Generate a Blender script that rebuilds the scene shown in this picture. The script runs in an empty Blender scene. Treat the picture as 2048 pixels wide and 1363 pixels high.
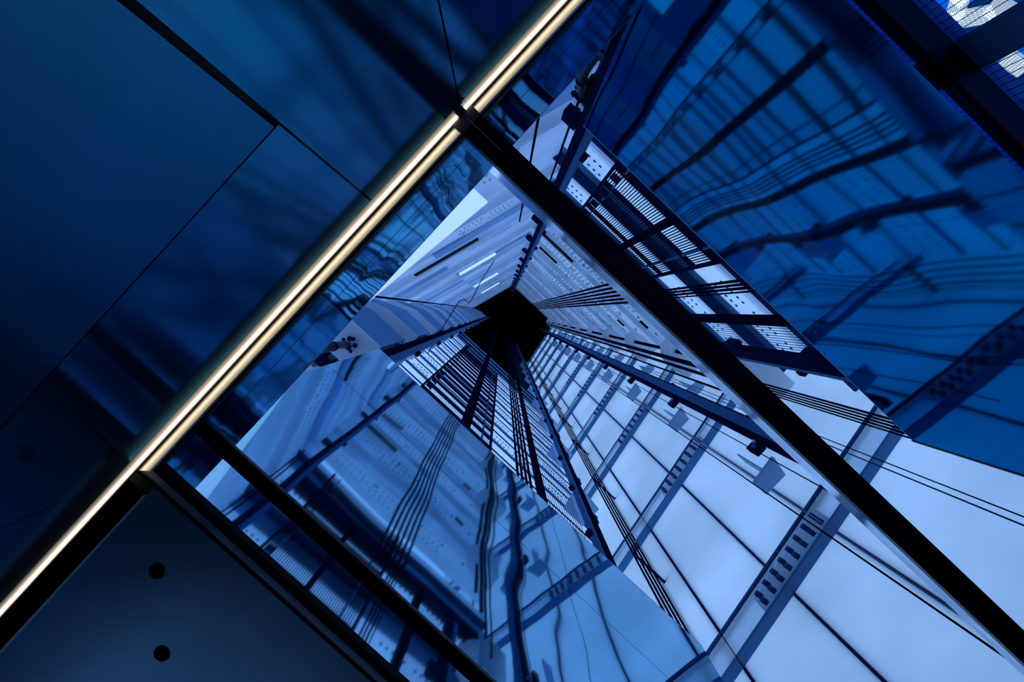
import bpy, bmesh, math, random
from mathutils import Vector, Matrix
random.seed(7)
sc = bpy.context.scene
C = sc.collection
# ------------------------------------------------------------------ camera
F = 1340.0                       # focal length in pixels of the 2048 px wide frame
Z0 = 1.35                        # lens height above the cabin floor
d = Vector((-18, 59, -F)).normalized()            # world up, in camera space
x = Vector((.731, -.682, 0)); x = (x - d * x.dot(d)).normalized()
y = d.cross(x)
cam = bpy.data.cameras.new('camera'); cam.sensor_width = 36; cam.lens = F / 2048 * 36
cam.clip_start = .01; cam.clip_end = 300
co = bpy.data.objects.new('camera', cam); C.objects.link(co)
R3 = Matrix((x, y, d))                            # camera -> world
M = R3.to_4x4(); M.translation = Vector((0, 0, Z0)); co.matrix_world = M
sc.camera = co
# ------------------------------------------------------------------ world, exposure
w = bpy.data.worlds.new('world'); sc.world = w; w.use_nodes = True
bg = w.node_tree.nodes['Background']; bg.inputs[0].default_value = (.30, .51, .96, 1); bg.inputs[1].default_value = 1.55
sc.view_settings.view_transform = 'Standard'; sc.view_settings.look = 'None'
sc.view_settings.exposure = 0; sc.view_settings.gamma = 1
sc.cycles.max_bounces = 10; sc.cycles.glossy_bounces = 5; sc.cycles.transmission_bounces = 6
sc.cycles.transparent_max_bounces = 12; sc.cycles.diffuse_bounces = 4
sc.cycles.use_denoising = True
sc.cycles.caustics_reflective = False

def at(px, py, h):
    """plan point seen at pixel (px, py) at height h above the lens"""
    v = R3 @ Vector((px - 1024, 681.5 - py, -F)); return (v.x / v.z * h, v.y / v.z * h)
def onY(px, py, Y):
    """plan point and height where the sight line meets the vertical plane y = Y"""
    v = R3 @ Vector((px - 1024, 681.5 - py, -F)); t = Y / v.y; return (v.x * t, Y, v.z * t)
def onX(px, py, X):
    v = R3 @ Vector((px - 1024, 681.5 - py, -F)); t = X / v.x; return (X, v.y * t, v.z * t)
def onP(px, py, n, dist):
    v = R3 @ Vector((px - 1024, 681.5 - py, -F)); t = dist / (n[0] * v.x + n[1] * v.y); return (v.x * t, v.y * t, v.z * t)

# ------------------------------------------------------------------ materials
MATS = {}
def mat(name, col, rough=.5, metal=0., noise=0., nscale=3., bump=0., bscale=8., trans=0., emit=None, estr=0., spec=.5, stretch=(1,1,1), edge=None):
    m = bpy.data.materials.new(name); m.use_nodes = True; nt = m.node_tree
    b = nt.nodes['Principled BSDF']; out = nt.nodes['Material Output']
    b.inputs['Base Color'].default_value = (*col, 1); b.inputs['Roughness'].default_value = rough
    b.inputs['Metallic'].default_value = metal; b.inputs['Specular IOR Level'].default_value = spec
    if edge: b.inputs['Specular Tint'].default_value = (*edge, 1)
    tc = nt.nodes.new('ShaderNodeTexCoord'); mp = nt.nodes.new('ShaderNodeMapping'); mp.inputs['Scale'].default_value = stretch
    nt.links.new(tc.outputs['Object'], mp.inputs[0])
    csock = None
    if noise:
        n = nt.nodes.new('ShaderNodeTexNoise'); n.inputs['Scale'].default_value = nscale; n.inputs['Detail'].default_value = 5
        nt.links.new(mp.outputs[0], n.inputs['Vector'])
        r = nt.nodes.new('ShaderNodeMapRange'); r.inputs[1].default_value = .3; r.inputs[2].default_value = .7
        r.inputs[3].default_value = 1 - noise; r.inputs[4].default_value = 1 + noise
        nt.links.new(n.outputs[0], r.inputs[0])
        mx = nt.nodes.new('ShaderNodeVectorMath'); mx.operation = 'SCALE'; mx.inputs[0].default_value = col
        nt.links.new(r.outputs[0], mx.inputs['Scale']); csock = mx.outputs[0]
        nt.links.new(csock, b.inputs['Base Color'])
    if bump:
        n2 = nt.nodes.new('ShaderNodeTexNoise'); n2.inputs['Scale'].default_value = bscale; n2.inputs['Detail'].default_value = 1
        nt.links.new(mp.outputs[0], n2.inputs['Vector'])
        bp = nt.nodes.new('ShaderNodeBump'); bp.inputs['Strength'].default_value = 1; bp.inputs['Distance'].default_value = bump
        nt.links.new(n2.outputs[0], bp.inputs['Height']); nt.links.new(bp.outputs[0], b.inputs['Normal'])
    if emit:
        b.inputs['Emission Color'].default_value = (*emit, 1); b.inputs['Emission Strength'].default_value = estr
    if trans:
        t = nt.nodes.new('ShaderNodeBsdfTranslucent'); t.inputs[0].default_value = (*col, 1)
        if csock: nt.links.new(csock, t.inputs[0])
        ms = nt.nodes.new('ShaderNodeMixShader'); ms.inputs[0].default_value = trans
        nt.links.new(b.outputs[0], ms.inputs[1]); nt.links.new(t.outputs[0], ms.inputs[2]); nt.links.new(ms.outputs[0], out.inputs[0])
    MATS[name] = m; return m
def glassmat(name, tint, gloss=.06, rough=0.0):
    m = bpy.data.materials.new(name); m.use_nodes = True; nt = m.node_tree; nt.nodes.clear()
    out = nt.nodes.new('ShaderNodeOutputMaterial'); t = nt.nodes.new('ShaderNodeBsdfTransparent'); g = nt.nodes.new('ShaderNodeBsdfGlossy')
    fr = nt.nodes.new('ShaderNodeFresnel'); fr.inputs[0].default_value = 1.3
    ms = nt.nodes.new('ShaderNodeMixShader'); t.inputs[0].default_value = (*tint, 1); g.inputs['Roughness'].default_value = rough
    g.inputs[0].default_value = (gloss * 12, gloss * 12, gloss * 12, 1)
    geo = nt.nodes.new('ShaderNodeNewGeometry'); sb = nt.nodes.new('ShaderNodeMath'); sb.operation = 'SUBTRACT'; sb.inputs[0].default_value = 1
    mu_ = nt.nodes.new('ShaderNodeMath'); mu_.operation = 'MULTIPLY'       # only the entry face reflects, the exit face would total-reflect
    nt.links.new(geo.outputs['Backfacing'], sb.inputs[1]); nt.links.new(fr.outputs[0], mu_.inputs[0]); nt.links.new(sb.outputs[0], mu_.inputs[1])
    nt.links.new(mu_.outputs[0], ms.inputs[0]); nt.links.new(t.outputs[0], ms.inputs[1]); nt.links.new(g.outputs[0], ms.inputs[2])
    nt.links.new(ms.outputs[0], out.inputs[0]); MATS[name] = m; return m
rail_dark = mat('dark_rail_steel', (.003, .010, .045), .8, 0, .3, 6, spec=0)
rail_blue = mat('blue_grey_rail_flange', (.03, .13, .32), .6, 0, .15, 4, spec=.05)
cable_m = mat('dark_steel_rope', (.002, .003, .022), .9, 0, spec=0)
wire_m = mat('thin_wire', (.015, .05, .15), .6, 0, spec=0)
wire_light = mat('pale_wire', (.45, .6, .8), .3, .6)
black = mat('black_rubber', (.002, .002, .003), .6, spec=.15)
blackmetal = mat('black_metal', (.004, .005, .008), .4, .2, spec=.3)
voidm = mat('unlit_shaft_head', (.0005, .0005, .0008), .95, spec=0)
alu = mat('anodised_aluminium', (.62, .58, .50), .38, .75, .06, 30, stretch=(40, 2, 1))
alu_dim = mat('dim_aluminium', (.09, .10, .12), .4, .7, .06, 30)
lamp_m = mat('warm_white_lamp', (1, .95, .85), .5, emit=(1, .88, .68), estr=2.9)
cabin = mat('dark_cabin_steel', (.03, .165, .27), .12, .88, .12, 1.6, bump=.0012, bscale=2.2, edge=(.12, .38, .54))
cabin_soft = mat('satin_cabin_steel', (.03, .145, .24), .28, .88, .14, 2.4, bump=.0015, bscale=1.5, edge=(.12, .38, .54))
soffit_m = mat('satin_ceiling_plate', (.23, .29, .32), .30, .9, .25, 3, bump=.002, bscale=2.0)
floor_m = mat('pale_stone_floor', (.22, .24, .27), .5, 0, .15, 4)
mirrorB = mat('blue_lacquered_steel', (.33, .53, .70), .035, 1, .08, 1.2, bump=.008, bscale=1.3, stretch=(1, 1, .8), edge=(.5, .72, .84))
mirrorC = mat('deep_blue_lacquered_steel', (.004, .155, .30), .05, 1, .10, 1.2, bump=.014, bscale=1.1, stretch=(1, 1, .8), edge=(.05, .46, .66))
mirrorA = mat('blue_polished_upstand', (.16, .44, .64), .05, 1, .06, 2, bump=.0025, bscale=4, edge=(.3, .62, .8))
frost = mat('frosted_wall_glass', (.84, .86, .86), .25, 0, .10, .9, trans=.88)
se_beam = mat('pale_blue_beam_steel', (.86, .92, .97), .4, 0, .10, 5, trans=.85)
beam_edge = mat('blue_beam_flange', (.10, .30, .55), .4, .0, trans=.5)
bolt_m = mat('blue_steel_bolt', (.03, .10, .24), .6, 0, spec=.05)
bolt_l = mat('bright_bolt', (.75, .82, .9), .25, .4)
nwm = mat('painted_shaft_panel', (.80, .86, .93), .5, 0, .10, 1.5, trans=.55, spec=.2)
nw_dark = mat('grey_blue_shaft_panel', (.44, .60, .80), .5, 0, .12, 1.5, trans=.4, spec=.2)
nem = mat('pale_shaft_panel', (.88, .90, .93), .5, 0, .10, 3, trans=.65, stretch=(1, 1, 6))
ne_mid = mat('mid_grey_shaft_panel', (.76, .82, .88), .5, 0, .14, 3, trans=.6)
sw_strip = mat('white_perforated_panel', (.93, .96, .98), .4, 0, .05, 2, trans=.9)
teal_m = mat('teal_recess_panel', (.10, .36, .58), .4, .2, .2, 3, trans=.2)
white_m = mat('white_soffit_board', (.98, .98, .98), .4, 0, .02, 2, trans=.85)
hose_m = mat('black_corrugated_hose', (.012, .02, .05), .5)
joint = mat('dark_joint', (.01, .05, .13), .5)
clear = glassmat('clear_glass', (.94, .965, .98), .035)
smoked = glassmat('smoked_glass', (.42, .52, .60))
tinted = glassmat('blue_tinted_glass', (.12, .42, .80), .09)
mull_side = mat('polished_mullion_side', (.36, .58, .80), .12, 1, .2, 3, bump=.004, bscale=6)
screen_w = mat('lit_white_lattice', (1, 1, 1), .5, emit=(.62, .80, 1), estr=.5)  # emission stands in for daylight on the lattice bars
casing_m = mat('blue_box_casing', (.10, .29, .55), .6, 0, .12, 2, spec=.1)
glow_board = mat('backlit_white_board', (.9, .95, 1), .5, emit=(.50, .72, 1), estr=.85)  # boards are no lamps: added emission stands in for daylight on them
outer_blue = mat('deep_blue_screen', (.02, .12, .34), .5)
outer_teal = mat('teal_awning', (.03, .45, .50), .5, trans=.9)
hoarding = mat('translucent_blue_hoarding', (.02, .42, .80), .5, 0, .3, 3, trans=.92)

# ------------------------------------------------------------------ helpers
def bm_box(bm, x0, x1, y0, y1, z0, z1, R=None):
    vs = [Vector((a, b, c)) for c in (z0, z1) for a, b in ((x0, y0), (x1, y0), (x1, y1), (x0, y1))]
    if R is not None: vs = [R @ v for v in vs]
    v = [bm.verts.new(p) for p in vs]
    for f in ((3, 2, 1, 0), (4, 5, 6, 7), (0, 1, 5, 4), (1, 2, 6, 5), (2, 3, 7, 6), (3, 0, 4, 7)):
        bm.faces.new([v[i] for i in f])
def bm_prism(bm, pts, z0, z1):
    a = [bm.verts.new((p[0], p[1], z0)) for p in pts]; b = [bm.verts.new((p[0], p[1], z1)) for p in pts]
    n = len(pts); bm.faces.new(a[::-1]); bm.faces.new(b)
    for i in range(n): bm.faces.new((a[i], a[(i + 1) % n], b[(i + 1) % n], b[i]))
def bm_tube(bm, pts, r, k=8, caps=True):
    pts = [Vector(p) for p in pts]; rings = []
    for i, p in enumerate(pts):
        t = (pts[min(i + 1, len(pts) - 1)] - pts[max(i - 1, 0)]).normalized()
        a = t.orthogonal().normalized() if i == 0 else (a - t * a.dot(t)).normalized()
        b = t.cross(a); rr = r[i] if isinstance(r, (list, tuple)) else r
        rings.append([bm.verts.new(p + (a * math.cos(q * 2 * math.pi / k) + b * math.sin(q * 2 * math.pi / k)) * rr) for q in range(k)])
    for u, v in zip(rings, rings[1:]):
        for q in range(k): bm.faces.new((u[q], u[(q + 1) % k], v[(q + 1) % k], v[q])).smooth = True
    if caps: bm.faces.new(rings[0][::-1]); bm.faces.new(rings[-1])
def lift(bm): bmesh.ops.translate(bm, verts=bm.verts, vec=(0, 0, Z0))
def obj(name, bm, m, parent=None, rel=True, bevel=0, **props):
    """link one mesh object; heights are given above the lens"""
    if rel: lift(bm)
    bmesh.ops.recalc_face_normals(bm, faces=bm.faces)
    if bevel: bmesh.ops.bevel(bm, geom=list(bm.edges), offset=bevel, segments=2, affect='EDGES', profile=.6)
    me = bpy.data.meshes.new(name); bm.to_mesh(me); bm.free(); me.materials.append(m)
    o = bpy.data.objects.new(name, me); C.objects.link(o)
    if parent is not None:
        o.parent = parent; o.matrix_parent_inverse = Matrix.Translation(-parent.location)
    for k_, v_ in props.items(): o[k_] = v_
    return o
def thing(name, label, cat, loc=(0, 0, 0), group=None):
    o = bpy.data.objects.new(name, None); C.objects.link(o); o.empty_display_size = .1
    o.location = (loc[0], loc[1], loc[2] + Z0); o['label'] = label; o['category'] = cat
    if group: o['group'] = group
    bpy.context.view_layer.update(); return o
def struct(name, loc=(0, 0, 0), label=None):
    o = bpy.data.objects.new(name, None); C.objects.link(o); o.empty_display_size = .1; o.location = (loc[0], loc[1], loc[2] + Z0)
    o['kind'] = 'structure'
    if label: o['label'] = label
    return o
def piece(name, src, off, parent, m=None):
    """another piece sharing src's mesh, shifted by off"""
    o = bpy.data.objects.new(name, src.data); C.objects.link(o); o.parent = parent
    o.matrix_parent_inverse = Matrix.Translation(-parent.location); o.location = off; return o
def box(*a): bm = bmesh.new(); bm_box(bm, *a); return bm
TOP = 31.0; HEAD = 36.0
PITCH = 1.185

# ================================================================== CABIN SETTING
XW = -.3075                        # face of the left cabin wall
CE = 1.25                          # height of the ceiling face above the lens
fl = obj('floor', box(-.4, 2.3, -1.0, 2.0, -1.45, -1.35), floor_m, kind='structure')
# left wall: panels with real joints
wl = struct('wall_left', (XW, 0, -1.35), 'dark blue satin steel cabin wall left of the light strip, in large panels')
def wallY(px, py): return onX(px, py, XW)[1]
s1, s2, s3 = wallY(889, 60), wallY(420, 130), wallY(55, 1033)
zh = onX(370, 452, XW)[2]
g = .0018
edges = [-1.6, s1, s2, s3, 2.2]
for i in range(4):
    ya, yb = sorted((edges[i], edges[i + 1]))
    for (za, zb) in (((-1.35, zh - g), (zh + g, CE + .02)) if i > 1 else ((-1.35, CE + .02),)):
        gg = .0065 if (i == 2 and zb < CE) else .0015      # the joint widens below the crossing
        a = ya + (gg if i == 2 else (.0015 if i else 0)); b = yb - (.0015 if i < 3 else 0)
        obj('wall_panel', box(XW - .02, XW, a, b, za, zb), cabin if zb > CE else cabin_soft, wl)
obj('joint_backing', box(XW - .05, XW - .012, -1.6, 2.2, -1.35, CE + .02), black, wl)
wb_ = struct('wall_back', (1, 1.9, -1.35))
obj('sill_panel', box(-.4, 2.3, 1.9, 2.0, -1.35, -.60), cabin_soft, wb_); obj('lintel', box(-.4, 2.3, 1.9, 2.0, .75, CE + .02), cabin_soft, wb_)
obj('pier', box(-.4, -.25, 1.9, 2.0, -.60, .75), cabin_soft, wb_); obj('pier', box(1.6, 2.3, 1.9, 2.0, -.60, .75), cabin_soft, wb_)
wd = struct('window_3', (.7, 1.95, .2)); obj('pane', box(-.25, 1.6, 1.94, 1.95, -.60, .75), smoked, wd)  # unseen window, added so its daylight brightens the ceiling plate
obj('wall_front', box(2.2, 2.3, -1.0, 1.9, -1.35, CE), cabin_soft, kind='structure')

# ceiling plate, lower left, with two round recesses
cl = struct('ceiling', (.8, 1.3, CE), 'dark satin steel ceiling plate with two round black recesses, below the glass roof')
XP = -.254; YF = .687
bm = bmesh.new()
holes = [at(314, 1141, CE), at(324, 1306, CE)]
# plate as a grid with two round cut-outs (each hole gets an 8x ring inside its own square)
def plate(bm, x0, x1, y0, y1, holes, r, s, z0, z1):
    xs = sorted({x0, x1, *[h[0] - s for h in holes], *[h[0] + s for h in holes]})
    ys = sorted({y0, y1, *[h[1] - s for h in holes], *[h[1] + s for h in holes]})
    N = 32
    for i in range(len(xs) - 1):
        for j in range(len(ys) - 1):
            cx, cy = (xs[i] + xs[i + 1]) / 2, (ys[j] + ys[j + 1]) / 2
            hh = [h for h in holes if abs(cx - h[0]) < s * .99 and abs(cy - h[1]) < s * .99]
            if not hh:
                v = [bm.verts.new((a, b, z0)) for a, b in ((xs[i], ys[j]), (xs[i + 1], ys[j]), (xs[i + 1], ys[j + 1]), (xs[i], ys[j + 1]))]
                bm.faces.new(v[::-1])
    for h in holes:
        ring, sq, up = [], [], []
        for q in range(N):
            a = 2 * math.pi * q / N; c, s_ = math.cos(a), math.sin(a); k = s / max(abs(c), abs(s_))
            ring.append(bm.verts.new((h[0] + r * c, h[1] + r * s_, z0))); up.append(bm.verts.new((h[0] + r * c, h[1] + r * s_, z1)))
            sq.append(bm.verts.new((h[0] + k * c, h[1] + k * s_, z0)))
        for q in range(N):
            p = (q + 1) % N
            bm.faces.new((sq[q], sq[p], ring[p], ring[q])); bm.faces.new((ring[q], ring[p], up[p], up[q]))
# the two holes sit in separate squares: keep squares apart
plate(bm, XP, 2.2, YF, 1.9, [holes[0]], .0148, .05, CE, CE + .03) if abs(holes[0][1] - holes[1][1]) < .001 else None
bm.free()
ymid = (holes[0][1] + holes[1][1]) / 2
ysplit = None
bm = bmesh.new()
xm = (holes[0][0] + holes[1][0]) / 2
plate(bm, XP, xm, YF, 1.9, [min(holes)], .0146, .04, CE, CE + .03)
plate(bm, xm, 2.2, YF, 1.9, [max(holes)], .0146, .04, CE, CE + .03)
me_plate = obj('ceiling_plate', bm, soffit_m, cl)
obj('plate_lip', box(XP - .004, XP, YF + .022, 1.9, CE - .003, CE + .012), alu, cl, label='thin bright metal lip along the black slot')
for i, h in enumerate(sorted(holes)):
    t = thing('ceiling_recess', ('round black recess in the dark ceiling plate, nearer the glass frame corner',
              'round black recess in the dark ceiling plate, nearer the bottom edge')[i if sorted(holes)[0] == holes[0] else 1 - i], 'recess', (h[0], h[1], CE + .03), 'round recesses in the ceiling plate')
    bm = bmesh.new(); bmesh.ops.create_cone(bm, cap_ends=True, segments=32, radius1=.0155, radius2=.0155, depth=.02, matrix=Matrix.Translation((h[0], h[1], CE + .04)))
    obj('recess_cup', bm, voidm, t)
    bm = bmesh.new()
    for q in range(32):
        a0, a1 = 2 * math.pi * q / 32, 2 * math.pi * (q + 1) / 32
        P = [(h[0] + rr * math.cos(a), h[1] + rr * math.sin(a), z) for rr, a, z in ((.0144, a0, CE), (.0144, a1, CE), (.0156, a1, CE - .0008), (.0156, a0, CE - .0008))]
        bm.faces.new([bm.verts.new(p) for p in P])
    obj('recess_rim', bm, blackmetal, t)
# black slot between light strip and plate, with an upper lid
obj('trim_1', box(-.3072, XP - .004, YF + .022, 1.9, CE + .09, CE + .10), voidm, kind='structure', label='black recessed slot beside the light strip')
bm = bmesh.new(); bm_box(bm, -.3015, -.3000, YF + .022, 1.9, CE, CE + .09); bm_box(bm, XP - .0065, XP - .0045, YF + .022, 1.9, CE + .012, CE + .09)
obj('trim_2', bm, voidm, kind='structure')

# ------------------------------------------------------------------ light strips
MY0, MY1 = -.235, -.188            # mullion faces
bk = -.2135
for (ya, yb, lab) in ((bk + .0095, 1.9, 'long warm white light strip along the left wall below the break'),
                      (-1.5, bk - .0095, 'warm white light strip running to the top edge above the break')):
    t = thing('light_strip', lab, 'light', (-.308, (ya + yb) / 2, CE), 'warm light strips along the wall')
    bm = bmesh.new(); bm_box(bm, -.3070, -.3018, ya, yb, CE - .010, CE - .001); obj('diffuser', bm, lamp_m, t, bevel=.0012)
    bm = bmesh.new(); bm_box(bm, -.3072, -.3000, ya, yb, CE - .0005, CE + .012); bm_box(bm, -.30745, -.30715, ya, yb, CE - .042, CE - .0006)  # second box is a thin shield added to cut strip glow on the wall
    obj('channel', bm, mat('bronze_channel', (.16, .11, .06), .4, .6) if 'bronze_channel' not in MATS else MATS['bronze_channel'], t)
t = thing('strip_joint', 'small black joiner between the two light strips at the mullion', 'joiner', (-.308, bk, CE))
obj('cap', box(-.3073, -.2998, bk - .0088, bk + .0088, CE - .011, CE + .01), black, t)
obj('back_plate', box(-.3073, -.2998, bk - .0094, bk + .0094, CE + .0105, CE + .016), black, t)

# ------------------------------------------------------------------ roof frame
fr = thing('roof_frame', 'metal frame of the glass roof, warmly lit along the light strip', 'frame', (-.29, 0, CE))
XI, XG = -.2765, -.272             # inner metal edge, glass edge
def slant(y0, y1, m0=0, m1=0):
    # face slopes down away from the lamp, mitred at its ends
    bm = bmesh.new(); xs = ((-.2995, CE + .008), (-.2985, CE + .005), (XI - .003, CE - .0035), (XI, CE - .002), (XI, CE + .03), (-.2995, CE + .03))
    A = [bm.verts.new((a, y0 + m0 * (a + .300), z)) for a, z in xs]; B = [bm.verts.new((a, y1 + m1 * (a + .300), z)) for a, z in xs]
    bm.faces.new(A[::-1]); bm.faces.new(B)
    for i in range(6): bm.faces.new((A[i], A[(i + 1) % 6], B[(i + 1) % 6], B[i]))
    return bm
YG = .663                          # inner metal edge of the lower frame bar
obj('frame_rail', slant(MY1 + .002, YF, 0, -.98), alu, fr)
obj('frame_rail', slant(-1.5, MY0 - .002), alu, fr)
bm = bmesh.new()
A = [(-.2995, YF, CE + .008), (XI, YG, CE - .003), (XI, YG, CE + .03), (-.300, YF, CE + .03)]
B = [(2.2, YF, CE + .004), (2.2, YG, CE - .003), (2.2, YG, CE + .03), (2.2, YF, CE + .03)]
va = [bm.verts.new(p) for p in A]; vb = [bm.verts.new(p) for p in B]
bm.faces.new(va); bm.faces.new(vb[::-1])
for i in range(4): bm.faces.new((va[i], va[(i + 1) % 4], vb[(i + 1) % 4], vb[i]))
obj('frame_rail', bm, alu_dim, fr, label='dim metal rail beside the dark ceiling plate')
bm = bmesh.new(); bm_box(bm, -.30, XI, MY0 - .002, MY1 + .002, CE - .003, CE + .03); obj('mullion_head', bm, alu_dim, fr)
bm = bmesh.new(); bm_box(bm, XP + .001, 2.2, YF + .0005, YF + .022, CE + .004, CE + .05); obj('cover_strip', bm, soffit_m, fr)
bm = bmesh.new(); bm_box(bm, XI, XG, MY1, YG, CE - .002, CE + .02); bm_box(bm, XG, 2.2, YG - .017, YG, CE - .002, CE + .02)
bm_box(bm, XI, XG, -1.5, MY0, CE - .002, CE + .02)
obj('gasket', bm, black, fr)
obj('corner_filler', box(-.3072, XP, YF + .001, YF + .0215, CE + .003, CE + .05), black, fr)
obj('corner_filler', box(-.3072, -.2998, YG - .03, YF + .0005, CE + .013, CE + .03), black, fr)
obj('frame_lid', box(-.3072, 2.2, YG, YF + .06, CE + .052, CE + .058), black, fr); obj('frame_lid', box(-.3072, XG, -1.5, YG - .001, CE + .0305, CE + .036), black, fr)
mu = thing('roof_mullion', 'thick black bar crossing the glass roof from the light strip', 'bar', (1, (MY0 + MY1) / 2, CE))
obj('cover', box(-.2765, 2.2, MY0, MY1, CE - .004, CE + .03), blackmetal, mu, bevel=.001)
obj('groove', box(-.29, -.20, bk - .0012, bk + .0002, CE - .0055, CE - .004), alu, mu, label='thin pale groove near the light strip')
obj('side_plate', box(-.272, 2.2, MY1 - .004, MY1 - .0005, CE + .031, CE + .125), mull_side, mu, label='polished pale blue side plate above the bar')
eb = thing('roof_edge_bar', 'black bar along the far right edge of the glass roof, top right corner', 'bar', (1, -.9, CE))
obj('cover', box(-.27, 2.2, -.9275, -.882, CE - .004, CE + .02), blackmetal, eb, bevel=.001)
t = thing('glass_pane', 'large clear glass roof pane below the black bar', 'glass', (.9, .23, CE))
obj('glass_sheet', box(XG, 2.2, MY1, YG - .017, CE + .004, CE + .014), clear, t)
t2 = thing('glass_pane', 'clear glass roof pane above the black bar', 'glass', (.9, -.56, CE))
obj('glass_sheet', box(XG, 2.2, -.882, MY0, CE + .004, CE + .014), clear, t2)

# right-hand cabin wall below the roof, seen in the top right corner: window openings with fine wires
YR = -.928
wr = struct('wall_right', (1, YR, -1.35), 'deep blue cabin wall at the top right corner with two wired windows')
xa = onY(1905, 95, YR)[0]; xb = onY(1950, 140, YR)[0]
zt = 1.245
obj('pier', box(xa, xb, YR - .03, YR, -1.35, CE), outer_blue, wr)
obj('pier', box(-.32, -.10, YR - .03, YR, -1.35, CE + .03), outer_blue, wr)
obj('lintel', box(-.10, 2.2, YR - .03, YR, zt, CE + .03), outer_blue, wr)
obj('sill_panel', box(-.10, 2.2, YR - .03, YR, -1.35, -.6), outer_blue, wr)
for n_, (a, b) in enumerate(((-.10, xa), (xb, .75))):
    wd = struct('window_%d' % (n_ + 1), ((a + b) / 2, YR, .3), ('wired window left of the blue pier, top right corner', 'wired window at the right picture edge below the pier')[n_])
    obj('pane', box(a, b, YR - .012, YR - .008, -.6, zt), clear, wd)
    wire0 = obj('wire', box(a + .008, a + .0092, YR - .005, YR - .004, -.6, zt), rail_dark, wd)
    k = 1
    while a + .008 + k * .0145 < b: piece('wire', wire0, (k * .0145, 0, 0), wd); k += 1
    bm = bmesh.new(); bm_box(bm, a, a + .003, YR - .014, YR + .001, -.6, zt); bm_box(bm, b - .003, b, YR - .014, YR + .001, -.6, zt)
    obj('window_frame', bm, rail_blue, wd)
obj('pier', box(.75, 2.2, YR - .03, YR, -.6, zt), outer_blue, wr)
# beyond those windows
t = thing('lattice_screen', 'bright white lattice light seen through the wired windows, top right corner', 'light', (.35, -1.15, .2))  # stands in for bright shapes outside; glow added, no light fitting
for (px_, py_, wdt, hgt, tilt) in ((1915, 12, .036, .07, .5), (1948, 34, .040, .09, -.35), (2000, 22, .045, .06, .3), (2030, 128, .05, .05, .2), (1925, -10, .03, .06, .1)):
    cx, _, cz = onY(px_, py_, -1.15)
    bm = bmesh.new(); n = 9
    Rm = Matrix.Translation((cx, -1.15, cz)) @ Matrix.Rotation(tilt, 4, 'Y')
    for k in range(n):
        q = -wdt / 2 + wdt * k / (n - 1); bm_box(bm, q - .0014, q + .0014, -.002, .002, -hgt / 2, hgt / 2, Rm)
        q = -hgt / 2 + hgt * k / (n - 1); bm_box(bm, -wdt / 2, wdt / 2, -.004, .001, q - .0045, q + .0030, Rm)
    obj('lattice_panel', bm, screen_w, t)
t = thing('blue_backdrop', 'blue hoarding behind the white lattice screen, top right corner', 'hoarding', (.4, -1.3, .2))
obj('board', box(-.3, 2.0, -1.52, -1.5, -1.3, 2.2), hoarding, t)
obj('awning', box(.30, .36, -1.24, -1.22, 1.3, 1.62), outer_teal, t, label='teal strip'); obj('awning', box(.50, .58, -1.24, -1.22, 1.45, 1.6), outer_teal, t, label='teal strip')

# ================================================================== UPSTAND PANELS OVER THE ROOF
def panel_wall(name, label, x0, x1, y0, y1, z0, z1, joints, m, trimm):
    t = thing(name, label, 'panel', ((x0 + x1) / 2, (y0 + y1) / 2, z0))
    zs = [z0] + joints + [z1]
    for a, b in zip(zs, zs[1:]): obj('panel_sheet', box(x0, x1, y0, y1, a + .003, b - .003), m, t)
    return t
pA = panel_wall('upstand_panel', 'low blue polished upstand rising beside the light strip', -.278, -.272, -1.5, YG, CE + .021, 1.74, [1.40], mirrorA, joint)
obj('top_edge', box(-.280, -.2715, -1.5, YG, 1.737, 1.742), wire_light, pA)
obj('joint_strip', box(-.2795, -.2745, -1.5, YG, 1.393, 1.407), joint, pA)
YB = .646; ZB = onY(985, 905, YB)[2]; XB0 = onY(757, 698, YB)[0]; XB1 = onY(1420, 1318, YB)[0]
zj = onY(960, 1010, YB)[2]
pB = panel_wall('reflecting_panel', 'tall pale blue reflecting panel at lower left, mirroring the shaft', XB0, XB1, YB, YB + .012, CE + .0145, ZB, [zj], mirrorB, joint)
obj('top_edge', box(XB0, XB1, YB - .001, YB + .013, ZB - .003, ZB + .002), wire_light, pB)
obj('joint_backing', box(XB0, XB1, YB + .002, YB + .010, zj - .006, zj + .006), rail_blue, pB)
YC = -.86; ZC = onY(1490, 560, YC)[2]; XC0 = onY(1167, 250, YC)[0]; XC1 = onY(1829, 881, YC)[0]
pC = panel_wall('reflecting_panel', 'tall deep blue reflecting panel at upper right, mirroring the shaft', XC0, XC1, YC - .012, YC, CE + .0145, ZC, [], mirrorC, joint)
obj('top_edge', box(XC0, XC1, YC - .013, YC + .001, ZC - .003, ZC + .002), wire_light, pC)
obj('edge_seal', box(XC1, XC1 + .012, YC - .014, YC + .002, CE + .03, ZC + .01), black, pC, label='black vertical edge seal')
obj('base_angle', box(-.27, 2.2, -.9275, -.8725, CE + .021, CE + .035), black, pC)
# dark lintel bar lying over the lower pane, in front of the reflecting panel
zb_ = CE + .09
yb0 = onP(700, 1110, (0, 1), .6)[1]
t = thing('roof_bar', 'dark out of focus bar above the lower left edge of the glass', 'bar', (1, .6, zb_))
y_a = at(735, 1170, zb_)[1]; y_b = at(700, 1178, zb_)[1]
ya = at(560, 1000, zb_)[1]; 
obj('bar_body', box(-.271, 2.15, .568, .600, zb_, zb_ + .016), blackmetal, t, bevel=.002)
obj('bar_gasket', box(-.271, 2.15, .574, .595, zb_ + .0165, zb_ + .020), black, t)

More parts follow.
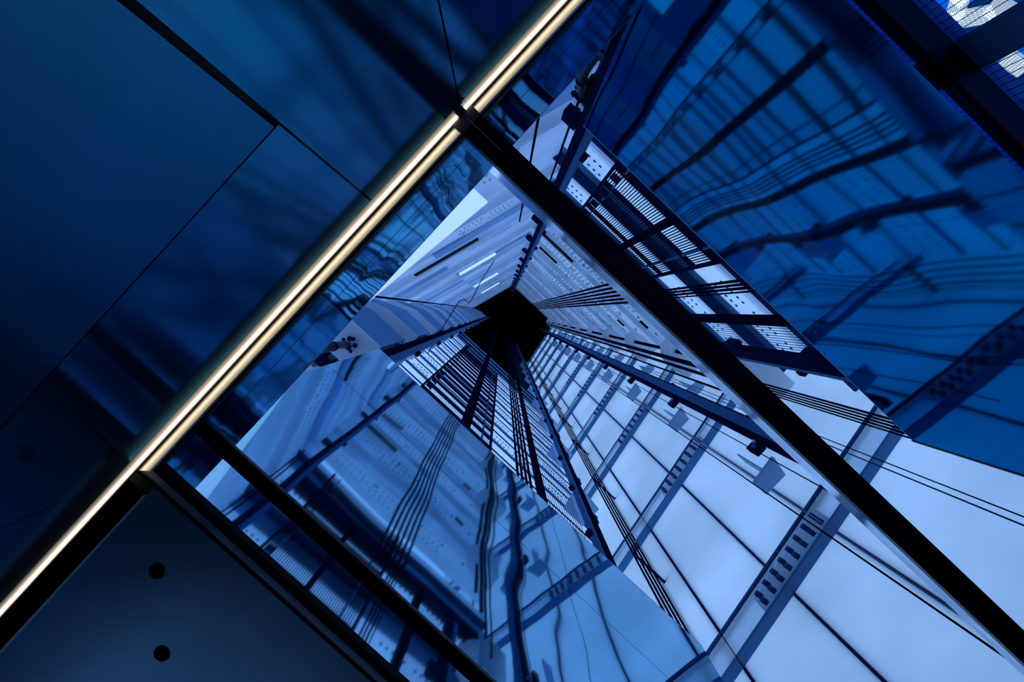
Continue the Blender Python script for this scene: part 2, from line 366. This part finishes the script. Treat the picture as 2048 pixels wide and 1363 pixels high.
# ================================================================== SHAFT WALLS
# ---- south-east wall: frosted glass, backlit by the sky, in plane n.p = DS
NS = Vector((.985, -.165, 0)).normalized(); DS = 2.26; TS = Vector((-NS.y, NS.x, 0))   # TS runs towards +y
def se(s, z, off=0): p = NS * (DS - off) + TS * s; return (p.x, p.y, z)
def se_box(s0, s1, o0, o1, z0, z1):
    bm = bmesh.new(); P = []
    for z in (z0, z1): P += [bm.verts.new(se(s, z, o)) for s, o in ((s0, o0), (s1, o0), (s1, o1), (s0, o1))]
    for f in ((3, 2, 1, 0), (4, 5, 6, 7), (0, 1, 5, 4), (1, 2, 6, 5), (2, 3, 7, 6), (3, 0, 4, 7)): bm.faces.new([P[i] for i in f])
    return bm
def s_of(px, py):
    p = onP(px, py, NS, DS); return TS.dot(Vector(p)), p[2]
SMIN = -1.75; SMAX = 2.1
ws = struct('wall_southeast', (2.2, 0, 0), 'pale backlit glass shaft wall at lower right, crossed by floor beams')
js = sorted([s_of(1499, 1100)[0], s_of(1486, 1330)[0], s_of(1940, 1240)[0], -1.1])
cols = [SMIN] + js + [SMAX]
FL = 2.37; z_f = [3.72 + FL * k for k in range(-1, 12)]
S0 = s_of(1700, 1075)[0]; 
zz = [.9] + z_f[0:] + [TOP]
for a, b in zip(zz, zz[1:]):
    for u, v in zip(cols, cols[1:]):
        obj('glass_panel', se_box(u + .006, v - .006, -.012, 0, a + .01, b - .01), frost, ws)
for j in js:
    obj('joint_profile', se_box(j - .008, j + .008, -.03, .012, .9, TOP), wire_m, ws)
for k, z in enumerate(z_f):
    near = z < 9
    lab = ('bolted floor beam crossing the pale glass wall, nearest the lower right corner' if k == 1 else 'bolted beam across the pale glass wall, %s from the lower right corner' % ['', '', 'second', 'third', 'fourth', 'fifth', 'sixth', 'seventh', 'eighth', 'ninth', 'tenth', 'eleventh', 'twelfth'][k]) if k else 'bolted floor beam low on the pale glass wall, mostly outside the picture'
    t = thing('floor_beam', lab, 'beam', se(0, z, .08), 'floor beams across the pale glass wall')
    obj('web', se_box(SMIN, SMAX, .014, .05, z, z + .22), se_beam, t, bevel=0)
    obj('flange', se_box(SMIN, SMAX, .014, .07, z + .22, z + .24), se_beam, t)
    obj('flange', se_box(SMIN, SMAX, .014, .075, z - .03, z - .001), beam_edge, t)
    obj('hanger_rail', se_box(SMIN, SMAX, .055, .075, z + .255, z + .285), bolt_m, t)
    # slotted fixing plate with its rows of bolts in the middle of the beam
    obj('fixing_plate', se_box(S0 - .03, S0 + .62, .051, .062, z + .02, z + .2), nwm, t)
    if near:
        b0 = obj('bolt', se_box(S0, S0 + .03, .0625, .10, z + .045, z + .075), bolt_m, t)
        for r_ in range(2):
            for q in range(8):
                if r_ == 0 and q == 0: continue
                piece('bolt', b0, tuple(TS * (q * .08) + Vector((0, 0, r_ * .085))), t)
    else:
        bm = bmesh.new()
        for r_ in range(2):
            for q in range(8):
                P = []
                for zq in (z + .045 + r_ * .085, z + .075 + r_ * .085):
                    P += [bm.verts.new(se(s, zq, o)) for s, o in ((S0 + q * .08, .0625), (S0 + .03 + q * .08, .0625), (S0 + .03 + q * .08, .1), (S0 + q * .08, .1))]
                for f in ((3, 2, 1, 0), (4, 5, 6, 7), (0, 1, 5, 4), (1, 2, 6, 5), (2, 3, 7, 6), (3, 0, 4, 7)): bm.faces.new([P[i] for i in f])
        obj('bolt_row', bm, bolt_m, t, kind='stuff')

# ---- north-east wall (y = -YN)
YN = -1.25
def u_nw(yv): return -(.29 * (yv) + .87) / .95       # nw wall plan line, see below
def se_x(yv): return (DS - NS.y * yv) / NS.x
wn = struct('wall_northeast', (.6, YN, 1), 'shaft wall with pale bands, rows of bolts and dark slots, upper middle')
XL, XR = -.56, se_x(YN) - .02
ZT = 7.35                       # the wall changes its build here
def dots(bm, xs, yface, z, r, dep, sgn):
    for xq in xs:
        k = 6; a = [bm.verts.new((xq + r * math.cos(i * math.pi / 3), yface, z + r * 1.25 * math.sin(i * math.pi / 3))) for i in range(k)]
        b = [bm.verts.new((xq + r * .8 * math.cos(i * math.pi / 3), yface + sgn * dep, z + r * math.sin(i * math.pi / 3))) for i in range(k)]
        bm.faces.new(b)
        for i in range(k): bm.faces.new((a[i], a[(i + 1) % k], b[(i + 1) % k], b[i]))
def dotline(x0, x1, step, gap_every=5):
    out = []; q = x0; k = 0
    while q < x1:
        if k % (gap_every + 1) != gap_every: out.append(q)
        q += step; k += 1
    return out
z = 2.35; n = 0
while z < ZT - .3:
    obj('perforated_band', box(XL, XR, YN - .05, YN, z, z + .50), sw_strip, wn)
    for r_ in (0, 1):
        bm = bmesh.new(); dots(bm, dotline(-.42 + .03 * r_, -.05, .055), YN + .0015, z + .17 + .2 * r_, .014, .006, 1)
        dots(bm, dotline(1.02 + .03 * r_, XR - .1, .055), YN + .0015, z + .17 + .2 * r_, .014, .006, 1)
        obj('rivet_row', bm, bolt_m, wn, kind='stuff')
    obj('teal_band', box(XL, XR, YN - .055, YN - .03, z + .52, z + .82), teal_m, wn)
    obj('ledge', box(XL, XR, YN - .05, YN + .05, z + .83, z + .86), wire_m, wn)
    obj('grey_band', box(XL, XR, YN - .05, YN - .01, z + .88, z + PITCH - .02), ne_mid, wn)
    z += PITCH
z = ZT; n = 0
while z < TOP - .1:
    h = .70 + .12 * math.sin(n * 1.7)
    obj('pale_band', box(XL, XR, YN - .05, YN + .03 + .02 * (n % 3), z, z + h), (nem, ne_mid, nem)[n % 3], wn)
    bm = bmesh.new()
    if z < 20:
        for r_ in range(3): dots(bm, dotline(-.2 + .35 * ((n + r_) % 2), 1.3, .07, 6), YN + .0315 + .02 * (n % 3), z + .12 + .17 * r_, .013, .02, 1)
        obj('bolt_row', bm, wire_light if n % 2 else bolt_l, wn, kind='stuff')
    obj('groove_band', box(XL, XR, YN - .055, YN - .02 + .01 * (n % 2), z + h + .015, z + PITCH - .03), (ne_mid, nem)[n % 2], wn)
    obj('ledge', box(XL, XR, YN - .05, YN + .075, z + PITCH - .025, z + PITCH - .008), (nem, ne_mid, nem)[n % 3], wn)
    if z < 22:
        bm = bmesh.new()
        for q in range(5): bm_box(bm, .3 + q * .33 + .05 * (n % 2), .34 + q * .33 + .05 * (n % 2), YN + .081, YN + .09, z + .3, z + .33)
        obj('marker_tabs', bm, wire_m, wn, kind='stuff')
    z += PITCH; n += 1
for p_, q_, h_ in (((1087, 468), (1150, 520), .12), ((1080, 493), (1116, 524), .09), ((1236, 638), (1250, 650), .05), ((1278, 640), (1303, 655), .09)):
    a_, b_ = onY(*p_, YN + .09), onY(*q_, YN + .09); zz_ = (a_[2] + b_[2]) / 2
    obj('slot', box(a_[0], b_[0], YN + .091, YN + .115, zz_, zz_ + h_), black, wn, label='thin black slot')
# wall return tabs at the east corner, one per floor
for k in range(11):
    z = 5.2 + FL * k
    if z > TOP - .8: break
    t = thing('corner_bracket', 'pale angled bracket plate at the right shaft corner, number %s from the black bar' % ['one', 'two', 'three', 'four', 'five', 'six', 'seven', 'eight', 'nine', 'ten', 'eleven'][k], 'bracket', (1.9, -.95, z), 'corner bracket plates')
    bm = bmesh.new(); bm_prism(bm, [(2.06, -1.15), (1.75, -1.15), (1.66, -1.12), (1.66, -1.0), (1.75, -.92), (2.06, -.92)], z, z + .5)
    obj('plate', bm, nem, t); obj('edge', box(1.75, 2.06, -.919, -.90, z, z + .52), se_beam, t)

# ---- south-west wall (y = YS)
YS = 1.2; ZD = 16.0
wv = struct('wall_southwest', (.4, YS, 1), 'bright shaft wall of white perforated strips, lower middle, dark above')
XL2, XR2 = -1.27, se_x(YS) - .02
z = 2.0; n = 0
while z < ZD:
    h = .62
    m_ = sw_strip if z < 14.5 else sw_strip
    obj('perforated_strip', box(XL2, XR2, YS, YS + .04, z, z + h), m_, wv)
    for r_ in (0, 1):
        bm = bmesh.new(); dots(bm, dotline(-.95 + .03 * r_, -.12, .05), YS - .0015, z + .15 + .22 * r_, .015, .006, -1)
        dots(bm, dotline(.98 + .03 * r_, XR2 - .05, .05), YS - .0015, z + .15 + .22 * r_, .015, .006, -1)
        obj('hole_row', bm, bolt_m, wv, kind='stuff')
    obj('plain_strip', box(XL2, XR2, YS + .005, YS + .04, z + h + .03, z + PITCH - .08), sw_strip, wv)
    obj('dark_seam', box(XL2, XR2, YS - .02, YS + .04, z + PITCH - .075, z + PITCH - .04), rail_blue, wv)
    obj('dark_seam', box(XL2, XR2, YS - .012, YS + .04, z + h + .008, z + h + .022), rail_dark, wv)
    z += PITCH; n += 1
for k in range(5):
    obj('blue_sill', box(XL2, XR2, YS - .01, YS + .04, z + .02 + k * .55, z + .4 + k * .55), (teal_m, rail_dark)[k % 2], wv)
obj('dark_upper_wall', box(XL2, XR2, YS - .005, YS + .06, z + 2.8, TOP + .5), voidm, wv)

# ---- north-west wall: plane -.95x ... plan normal NW
NN = Vector((-.95, -.29, 0)).normalized(); DN = .87; TN = Vector((NN.y, -NN.x, 0))     # TN: towards +y? sign handled below
if TN.y < 0: TN = -TN
def nwp(s, z, off=0): p = NN * (DN - off) + TN * s; return (p.x, p.y, z)
def nw_box(s0, s1, o0, o1, z0, z1, bm=None):
    bm = bm or bmesh.new(); P = []
    for z in (z0, z1): P += [bm.verts.new(nwp(s, z, o)) for s, o in ((s0, o0), (s1, o0), (s1, o1), (s0, o1))]
    for f in ((3, 2, 1, 0), (4, 5, 6, 7), (0, 1, 5, 4), (1, 2, 6, 5), (2, 3, 7, 6), (3, 0, 4, 7)): bm.faces.new([P[i] for i in f])
    return bm
wq = struct('wall_northwest', (-.9, 0, 1), 'pale blue shaft wall with stepped panels, slots and rows of studs, upper left')
SA, SB = -1.45, 1.7
obj('backing', nw_box(SA, SB, -.12, -.05, 1.0, 2.38), nw_dark, wq)
z = 2.4; n = 0
PN = 1.78
while z < TOP - .2:
    obj('panel', nw_box(SA, -.05, -.045, 0, z, z + .95), (nwm, nw_dark)[0], wq)
    obj('panel', nw_box(-.04, SB, -.045, -.004, z, z + .95), nwm, wq)
    obj('recessed_panel', nw_box(SA, .35, -.05, -.02, z + .965, z + PN - .12), (nw_dark, nwm)[n % 2], wq)
    obj('recessed_panel', nw_box(.36, SB, -.05, -.02, z + .965, z + PN - .12), (nwm, nw_dark)[n % 2], wq)
    obj('ledge', nw_box(SA, SB, -.045, .05, z + PN - .10, z + PN - .02), nwm, wq)
    for r_ in range(3):
        bm = bmesh.new()
        for g_ in range(2):
            for q in range(6):
                s = -.62 + g_ * .33 + q * .045 + .02 * r_; zq = z + .2 + .22 * r_
                nw_box(s, s + .018, .0005, .014, zq, zq + .05, bm)
        obj('stud_row', bm, bolt_l if r_ % 2 else nwm, wq, kind='stuff')
    if n in (4, 7, 10): obj('white_board', nw_box(-.35, .30, .01, .05, z + .96, z + 1.02), glow_board, wq, label='narrow white board')
    z += PN; n += 1
a_ = onP(955, 474, NN, DN - .07); b_ = onP(828, 549, NN, DN - .07)
sa, sb = sorted((TN.dot(Vector(a_)), TN.dot(Vector(b_)))); zz_ = (a_[2] + b_[2]) / 2
obj('slot', nw_box(sa, sb, .07, .085, zz_, zz_ + .16), black, wq, label='long black slot')
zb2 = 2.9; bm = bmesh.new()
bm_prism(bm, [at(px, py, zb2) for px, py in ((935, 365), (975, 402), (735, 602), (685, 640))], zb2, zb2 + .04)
obj('light_board', bm, glow_board, wq, label='bright backlit white board beside the upstand')
# stepped boxes at the west corner
ordn = ['nearest', 'second', 'third', 'fourth', 'fifth', 'sixth', 'seventh', 'eighth', 'ninth', 'tenth', 'eleventh', 'twelfth', 'thirteenth', 'fourteenth', 'fifteenth']
k = 0; z = 5.86 - PN
while z < TOP - 1.2:
    t = thing('stepped_box', 'pale blue stepped box behind the left guide rail, %s from the lower left' % ordn[k], 'box', (-.7, .9, z), 'stepped boxes behind the left guide rail')
    bm = bmesh.new(); bm_prism(bm, [(-.40, .675), (-.74, .675), (-1.02, .78), (-1.10, 1.12), (-.40, 1.12)], z + .02, z + 1.1)
    obj('casing', bm, casing_m, t)
    bm = bmesh.new(); bm_prism(bm, [(-.395, .665), (-.745, .665), (-1.025, .77), (-1.105, 1.125), (-.395, 1.125)], z, z + .018)
    obj('base_plate', bm, nwm, t)
    z += PN; k += 1
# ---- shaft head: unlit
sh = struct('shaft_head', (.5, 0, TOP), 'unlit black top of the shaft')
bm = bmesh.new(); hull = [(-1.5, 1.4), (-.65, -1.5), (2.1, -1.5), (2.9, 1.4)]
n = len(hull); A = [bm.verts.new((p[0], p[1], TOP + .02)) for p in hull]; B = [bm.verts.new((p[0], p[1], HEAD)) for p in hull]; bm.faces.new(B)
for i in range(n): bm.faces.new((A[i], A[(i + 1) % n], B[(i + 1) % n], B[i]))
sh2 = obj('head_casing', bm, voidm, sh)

# ================================================================== GRILLES
def grille(label, x0, x1, Y, sgn, z0, z1, bars, m, bw=.004):
    t = thing('ladder_grille', label, 'grille', ((x0 + x1) / 2, Y, z0))
    obj('stringer', box(x0 - .012, x0 + .012, Y - .012, Y + .012, z0, z1), rail_dark, t)
    obj('stringer', box(x1 - .012, x1 + .012, Y - .012, Y + .012, z0, z1), rail_dark, t)
    obj('stringer', box(x1 - .13, x1 - .115, Y - .008, Y + .008, z0, z1), rail_blue, t)
    obj('stringer', box(x0 + .075, x0 + .09, Y - .008, Y + .008, z0, z1), rail_blue, t)
    r0 = obj('rung', box(x0, x1, Y - .016, Y + .016, z0 + .1, z0 + .125), rail_dark, t)
    c0 = obj('clip', box(x0 + .02, x0 + .09, Y - .05 * sgn - .012, Y - .05 * sgn + .012, z0 + .10, z0 + .2), rail_dark, t)
    z = z0 + .5
    while z < z1 - .2: piece('rung', r0, (0, 0, z - z0), t); piece('clip', c0, (0, 0, z - z0), t); z += .5
    b0 = obj('mesh_bar', box(x0 + .02, x0 + .02 + bw, Y - .002, Y + .002, z0, z1), rail_dark, t)
    for k in range(1, bars): piece('mesh_bar', b0, ((x1 - x0 - .04) * k / bars, 0, 0), t)
    return t
gx0, gx1 = onY(840, 775, 1.12)[0], onY(980, 900, 1.12)[0]
grille('dark ladder grille in front of the perforated strips, lower middle', gx0, gx1, 1.12, 1, 3.2, 15.2, 44, rail_dark)
gx0, gx1 = onY(1232, 330, -1.17)[0], onY(1440, 522, -1.17)[0]
grille('dark ladder grille above the black bar, under the deep blue panel', gx0, gx1, -1.17, -1, 2.2, 6.9, 42, rail_dark, .0075)

# ================================================================== GUIDE RAILS
def rail(label, xc, yc, w1, w2, z0, z1, side, axis, bz, bp):
    """dark rail of width w1 with a lighter flange w2, running along `axis` ('x' or 'y'); side = bracket direction"""
    t = thing('guide_rail', label, 'rail', (xc, yc, z0))
    def bx(a0, a1, b0, b1, za, zb):
        return box(xc + a0, xc + a1, yc + b0, yc + b1, za, zb) if axis == 'x' else box(xc + b0, xc + b1, yc + a0, yc + a1, za, zb)
    h = (w1 + w2) / 2; s = side
    lo, mid, hi = -h * s, (-h + w1) * s, h * s
    a, b = sorted((lo, mid)); obj('rail_web', bx(a, b, -.022, .022, z0, z1), rail_dark, t)
    a, b = sorted((mid + .0005 * s, hi)); obj('flange', bx(a, b, -.030, .012, z0, z1), rail_blue, t)
    a, b = sorted(((-h + .3 * w1) * s, (-h + .5 * w1) * s)); obj('guide_blade', bx(a, b, -.045, -.0225, z0, z1), rail_dark, t)
    first = None; z = bz
    while z < z1 - 1:
        if first is None:
            a, b = sorted(((-h - .085) * s, (-h - .0005) * s))
            first = obj('bracket', bx(a, b, -.012, .035, z, z + .16), rail_dark, t)
            a2, b2 = sorted(((-h - .06) * s, (-h - .03) * s)); firstb = obj('bolt', bx(a2, b2, -.03, -.0125, z + .03, z + .08), bolt_m, first)
            a3, b3 = sorted(((-h - .025) * s, (-h - .005) * s)); firstc = obj('bolt', bx(a3, b3, -.028, -.0125, z + .09, z + .13), bolt_l, first)
            cb = obj('clamp', bx(min(hi, hi + .03 * s), max(hi, hi + .03 * s), -.02, .02, z + .5, z + .58), rail_dark, t)
            zf = z
        else:
            p = piece('bracket', first, (0, 0, z - zf), t)
            for q in (firstb, firstc):
                o = bpy.data.objects.new('bolt', q.data); C.objects.link(o); o.parent = p; o.matrix_parent_inverse = q.matrix_parent_inverse.copy()
                o.matrix_parent_inverse = Matrix.Identity(4)
                o.location = (0, 0, 0)
            if z - zf > 0: piece('clamp', cb, (0, 0, z - zf), t)
        z += bp
    # bolts of the first bracket: parent keeps world data
    for q in (firstb, firstc): q.matrix_parent_inverse = Matrix.Identity(4)
    return t
x1_, _, zz1 = onY(776, 715, .71)
rail('left guide rail on the pale panels, ending behind the lower reflecting panel', x1_, .71, .060, .042, 1.6, HEAD - .5, 1, 'x', 4.8 - PN, PN)
x2_, _, _ = onY(1171, 260, -.926)
rail('guide rail rising beside the black bar at the top of the picture', x2_, -.926, .048, .038, 1.6, HEAD - .5, 1, 'x', 3.2, PN)
x3_, _, _ = onY(1201, 1098, .71)
rail('lower middle guide rail between the thin wires and the five ropes', x3_, .71, .085, .030, 1.6, HEAD - .5, -1, 'x', 4.0, PITCH)
XR4 = 2.0; _, y4_, z4_ = onX(1575, 893, XR4)
r4_ = rail('long bright edged guide rail running from the shaft top to the black bar, right', XR4, y4_, .045, .085, z4_ - .55, HEAD - .5, -1, 'y', z4_ + .3, FL)
obj('edge_strip', box(XR4 - .03, XR4 + .012, y4_ - .079, y4_ - .0655, z4_ - .55, HEAD - .5), rail_dark, r4_)
x5_, _, z5_ = onY(1678, 741, -.926)
z5e = .926 * F / 226
rail('short guide rail crossing the pane right of the black bar', x5_, -.926, .085, .045, 1.6, z5e, 1, 'x', 3.3, PITCH)

# ================================================================== ROPES, BELTS, WIRES
def rope(label, X, Y, r, z0, z1=HEAD - .4, m=None, group=None, name='steel_rope', cat='rope', k=8):
    bm = bmesh.new(); bm_tube(bm, [(X, Y, z0), (X, Y, z1)], r, k)
    o = obj(name, bm, m or cable_m); o['label'] = label; o['category'] = cat
    if group: o['group'] = group
    return o
POS = ['first', 'second', 'third', 'fourth', 'fifth', 'sixth', 'seventh', 'eighth', 'ninth', 'tenth', 'eleventh', 'twelfth', 'thirteenth']
def bundle(p0, p1, n, Y, wpx, where, group, z0=None, z1=HEAD - .4, name='steel_rope', cat='rope', m=None, gaps=None):
    for i in range(n):
        f = (gaps[i] if gaps else (i / (n - 1) if n > 1 else 0)); px, py = p0[0] + (p1[0] - p0[0]) * f, p0[1] + (p1[1] - p0[1]) * f
        X, yy, z = onY(px, py, Y)
        ww = wpx[i] if isinstance(wpx, (list, tuple)) else wpx
        # width is measured across the line of sight towards the zenith
        rope('%s %s, %s from left' % ('dark rope' if name == 'steel_rope' else 'thin wire', where, POS[i]), X, Y, max(ww * z / F / 2, .0015), (z0 if z0 is not None else z - .6), z1, m, group, name, cat, 8 if ww > 2 else 5)
bundle((1036, 953), (1063, 977), 4, .76, 5.8, 'in the set right of the lower ladder grille', 'four ropes beside the ladder grille', 1.7)
bundle((1323, 1212), (1388, 1272), 5, .72, 5.2, 'in the five rope set running to the picture bottom', 'five ropes towards the bottom', 1.7)
bundle((1217, 568), (1258, 604), 6, -.926, 5.0, 'in the fan of six ending at the black bar', 'six ropes fanning to the black bar', .926 * F / 222)
# set of four right of the shaft head, through the south-east part
for i, (px, py, ww) in enumerate(((1365, 705, 8), (1388, 729, 10), (1421, 753, 7.5), (1444, 780, 5))):
    X, Y, z = onX(px, py, 1.75)
    rope('dark rope in the set above the bright edged rail, %s from the top' % POS[i], X, Y, ww * z / F / 2, z * .93, HEAD - .4, None, 'four ropes above the bright edged rail')
zt5 = 5.6
bundle((1486, 560), (1507, 582), 4, -.926, [6.5, 6, 6.5, 4], 'in the thick set crossing below the upper grille', 'four thick ropes under the upper grille', 1.7, zt5)
bundle((1786, 839), (1825, 877), 5, -.926, [5.5, 4.5, 4.5, 4.5, 4], 'in the five rope set at the deep blue panel corner', 'five ropes at the deep blue panel', 1.7, zt5)
# flat belts
def belt(label, p0, p1, Y, z0, z1, strands):
    X0, X1 = sorted((onY(*p0, Y)[0], onY(*p1, Y)[0]))
    t = thing('flat_belt', label, 'belt', ((X0 + X1) / 2, Y, z0))
    w_ = (X1 - X0) / strands
    s0 = obj('strand', box(X0 + w_ * .06, X0 + w_ * .94, Y - .008, Y + .008, z0, z1), cable_m, t)
    for k in range(1, strands): piece('strand', s0, (w_ * k, 0, 0), t)
    obj('belt_core', box(X0, X1, Y - .003, Y + .003, z0, z1), rail_dark, t)
belt('wide dark flat belt crossing the lower ladder grille', (921, 847), (938, 861), .75, 1.7, HEAD - .4, 5)
belt('wide blue flat belt between the four ropes and the thin wires, lower middle', (1075, 986), (1094, 1003), .76, 1.7, HEAD - .4, 3)
belt('wide black flat belt crossing the upper ladder grille', (1345, 430), (1358, 442), -.926, 1.7, zt5, 6)
belt('wide flat belt below the thick ropes, right of the black bar', (1561, 631), (1583, 652), -.926, 1.7, zt5, 5)
# fine wires of the counterweight screen
bundle((1100, 1008), (1168, 1068), 13, .74, 1.3, 'in the fine wire screen left of the lower guide rail', 'fine wires left of the lower guide rail', 1.7, HEAD - .4, 'screen_wire', 'wire', wire_m)
bundle((1590, 658), (1648, 712), 10, -.926, 1.6, 'in the fine wire screen above the short guide rail', 'fine wires above the short guide rail', 1.7, zt5, 'screen_wire', 'wire', wire_m)
# single wires
def wire_at(label, px, py, X, wpx, z1=HEAD - .4, m=None, z0=None, name='thin_cable', cat='cable'):
    X, Y, z = onX(px, py, X)
    rope(label, X, Y, wpx * z / F / 2, z0 if z0 is not None else z - .15, z1, m, None, name, cat, 8)
wire_at('dark thin cable crossing the pale wall to the lower right corner', 1600, 1031, 1.7, 3.2, z0=1.3)
wire_at('pale thin cable just above the dark one, lower right', 1700, 1082, 1.72, 2.6, m=wire_light, z0=1.9)
wire_at('dark thin cable just under the bright edged rail', 1600, 950, 1.9, 2.6, z0=1.35 + 1.6)
wire_at('teal thin cable crossing the pane at the right picture edge', 2040, 1047, 1.5, 4, z1=7.2, m=rail_blue, z0=1.4)
wire_at('grey thin cable above the teal one at the right picture edge', 2040, 1030, 1.5, 3.5, z1=7.2, m=wire_m, z0=1.4)
wire_at('hair thin cable right of the five ropes, lower right', 1400, 1205, 1.45, 1.8, z0=1.4)
wire_at('dark hanging cable left of the shaft head, upper one', 752, 593, -.60, 4.5, z0=3.0)
wire_at('dark thin cable below the upper ladder rail, top middle', 1065, 300, -.38, 5, z1=5.2, z0=1.7)
# cables with connectors and hoses
def hose_set(label_c, label_k, label_h, p, X, wpx, pts, z1, sgn):
    Xc, Yc, zc = onX(*p, X)
    rope(label_c, Xc, Yc, wpx * zc / F / 2, zc + .05, z1, None, None, 'hanging_cable', 'cable')
    t = thing('cable_connector', label_k, 'connector', (Xc, Yc, zc))
    bm = bmesh.new()
    for i in range(9):
        a = i * 2.4; r_ = .022 + .012 * (i % 3)
        bmesh.ops.create_icosphere(bm, subdivisions=1, radius=.014 + .004 * (i % 2), matrix=Matrix.Translation((Xc + r_ * math.cos(a), Yc + r_ * math.sin(a), zc + .01 * (i % 4))))
    obj('clamp_cluster', bm, rail_dark, t)
    bm = bmesh.new(); bmesh.ops.create_cone(bm, cap_ends=True, segments=10, radius1=.018, radius2=.010, depth=.08, matrix=Matrix.Translation((Xc, Yc, zc + .05)))
    obj('ferrule', bm, rail_blue, t)
    h = thing('corrugated_hose', label_h, 'hose', (Xc, Yc, zc))
    P = [Vector((Xc, Yc, zc - .02))]
    for (px, py, xx) in pts: P.append(Vector(onX(px, py, xx)))
    fine = []
    for i in range(len(P) - 1):
        a = P[max(i - 1, 0)]; b = P[i]; c = P[i + 1]; e = P[min(i + 2, len(P) - 1)]
        for q in range(8):
            s = q / 8; fine.append(.5 * ((2 * b) + (c - a) * s + (2 * a - 5 * b + 4 * c - e) * s * s + (3 * b - a - 3 * c + e) * s ** 3))
    fine.append(P[-1])
    bm = bmesh.new(); bm_tube(bm, fine, [.021 + .003 * (i % 2) for i in range(len(fine))], 10); obj('hose_body', bm, hose_m, h)
    mid = fine[len(fine) // 3]; bm = bmesh.new(); bm_tube(bm, [mid, fine[len(fine) // 3 + 1]], .028, 10); obj('collar', bm, rail_dark, h)
hose_set('dark hanging cable left of the shaft head, lower one with a connector', 'knobbly dark cable connector left of the lower reflecting panel', 'black hose curving down from the left connector',
         (694, 688), -.55, 5, ((668, 692, -.56), (645, 703, -.58), (628, 728, -.58)), HEAD - .4, 1)
hose_set('dark hanging cable above the black bar with a connector', 'knobbly dark cable connector near the top middle', 'black hose curving up from the top connector',
         (1163, 186), -.43, 6, ((1163, 160, -.43), (1174, 135, -.44), (1196, 105, -.44)), 6.0, -1)
# thick black pipe next to the top rail
t = thing('curved_pipe', 'thick black pipe curving beside the top guide rail', 'pipe', (-.36, -.95, 3))
P = [onX(px, py, -.40) for px, py in ((1172, 205), (1180, 180), (1192, 160), (1205, 140), (1216, 115), (1232, 80), (1250, 45))]
bm = bmesh.new(); bm_tube(bm, P, .024, 10); obj('pipe_body', bm, black, t)
bm = bmesh.new(); bm_tube(bm, [P[1], P[2]], .034, 10); obj('pipe_coupling', bm, black, t)
# crossing strut near the top
t = thing('cross_strut', 'blue grey strut crossing behind the top connector hoses', 'strut', (-.45, -1.0, 2.9))
a = Vector(onX(1195, 108, -.46)); b = Vector(onX(1222, 128, -.40)); bm = bmesh.new(); bm_tube(bm, [a - (b - a) * .3, b + (b - a) * .2], .02, 6); obj('strut_bar', bm, rail_blue, t)
bm = bmesh.new(); bm_tube(bm, [a - Vector((0, 0, .06)), b - Vector((0, 0, .06))], .008, 6); obj('strut_rod', bm, rail_dark, t)
# bent wire
zc = 8.0
pts = [(*at(px, py, zc + dz), zc + dz) for px, py, dz in ((988, 521, 1.5), (960, 565, 1.2), (945, 597, .8), (937, 605, .7), (928, 598, .6), (918, 602, .5), (885, 655, .2), (856, 706, 0))]
bm = bmesh.new(); bm_tube(bm, pts, .006, 6); o = obj('bent_wire', bm, wire_m); o['label'] = 'thin bent wire crossing the two hanging cables left of the shaft head'; o['category'] = 'wire'

# bracket plates standing behind the bright edged rail and the five ropes
def plates(X, Y, dx, dy, zs, label, group, mm):
    for k, z in enumerate(zs):
        t = thing('fixing_bracket', label % POS[k], 'bracket', (X, Y, z), group)
        bm = bmesh.new(); bm_prism(bm, [(X, Y), (X + dx, Y + dy * .15), (X + dx, Y + dy), (X + dx * .2, Y + dy)], z, z + .05); obj('plate', bm, mm, t)
        bm = bmesh.new(); bm_box(bm, X + dx * .3, X + dx, Y + dy * .45, Y + dy * .5, z + .051, z + .6); obj('gusset', bm, mm, t)
y4 = y4_
plates(XR4 + .03, y4 + .10, .14, .22, [z4_ + .1 + FL * k for k in range(9)], 'grey plate below the bright edged rail, %s from the black bar', 'bracket plates below the bright edged rail', nw_dark)
plates(XR4 + .03, y4 - .10, .12, -.16, [z4_ + .4 + FL * k for k in range(9)], 'grey plate above the bright edged rail, %s from the black bar', 'bracket plates above the bright edged rail', nw_dark)
plates(x3_ + .07, .70, .30, .26, [3.8 + FL * k for k in range(9)], 'grey plate between the lower rail and the five ropes, %s from the bottom', 'bracket plates beside the five ropes', nw_dark)
# rope clamps on the five rope set
X, Y, z = onY(1350, 1240, .72)
for k in range(7):
    zc = 5.2 + k * FL
    t = thing('rope_clamp', 'dark clamp with a side arm on the five rope set, %s from the bottom' % POS[k], 'clamp', (X, .70, zc), 'clamps on the five rope set')
    obj('clamp_body', box(X - .17, X + .17, .69, .705, zc, zc + .06), rail_dark, t)
    bm = bmesh.new(); bm_tube(bm, [(X + .17, .70, zc + .03), (X + .45, .42, zc + .05)], .014, 6); obj('arm', bm, rail_blue, t)
# sill over the north-east wall change: a landing beam hidden by the roof bar
t = thing('divider_beam', 'dark steel divider beam behind the black roof bar', 'beam', (.8, -.98, 5.6))
obj('beam_body', box(-.28, se_x(-.98) - .1, -1.02, -.935, 5.62, 5.72), rail_dark, t)
obj('beam_flange', box(-.28, se_x(-.98) - .1, -1.04, -.925, 5.60, 5.618), rail_dark, t)
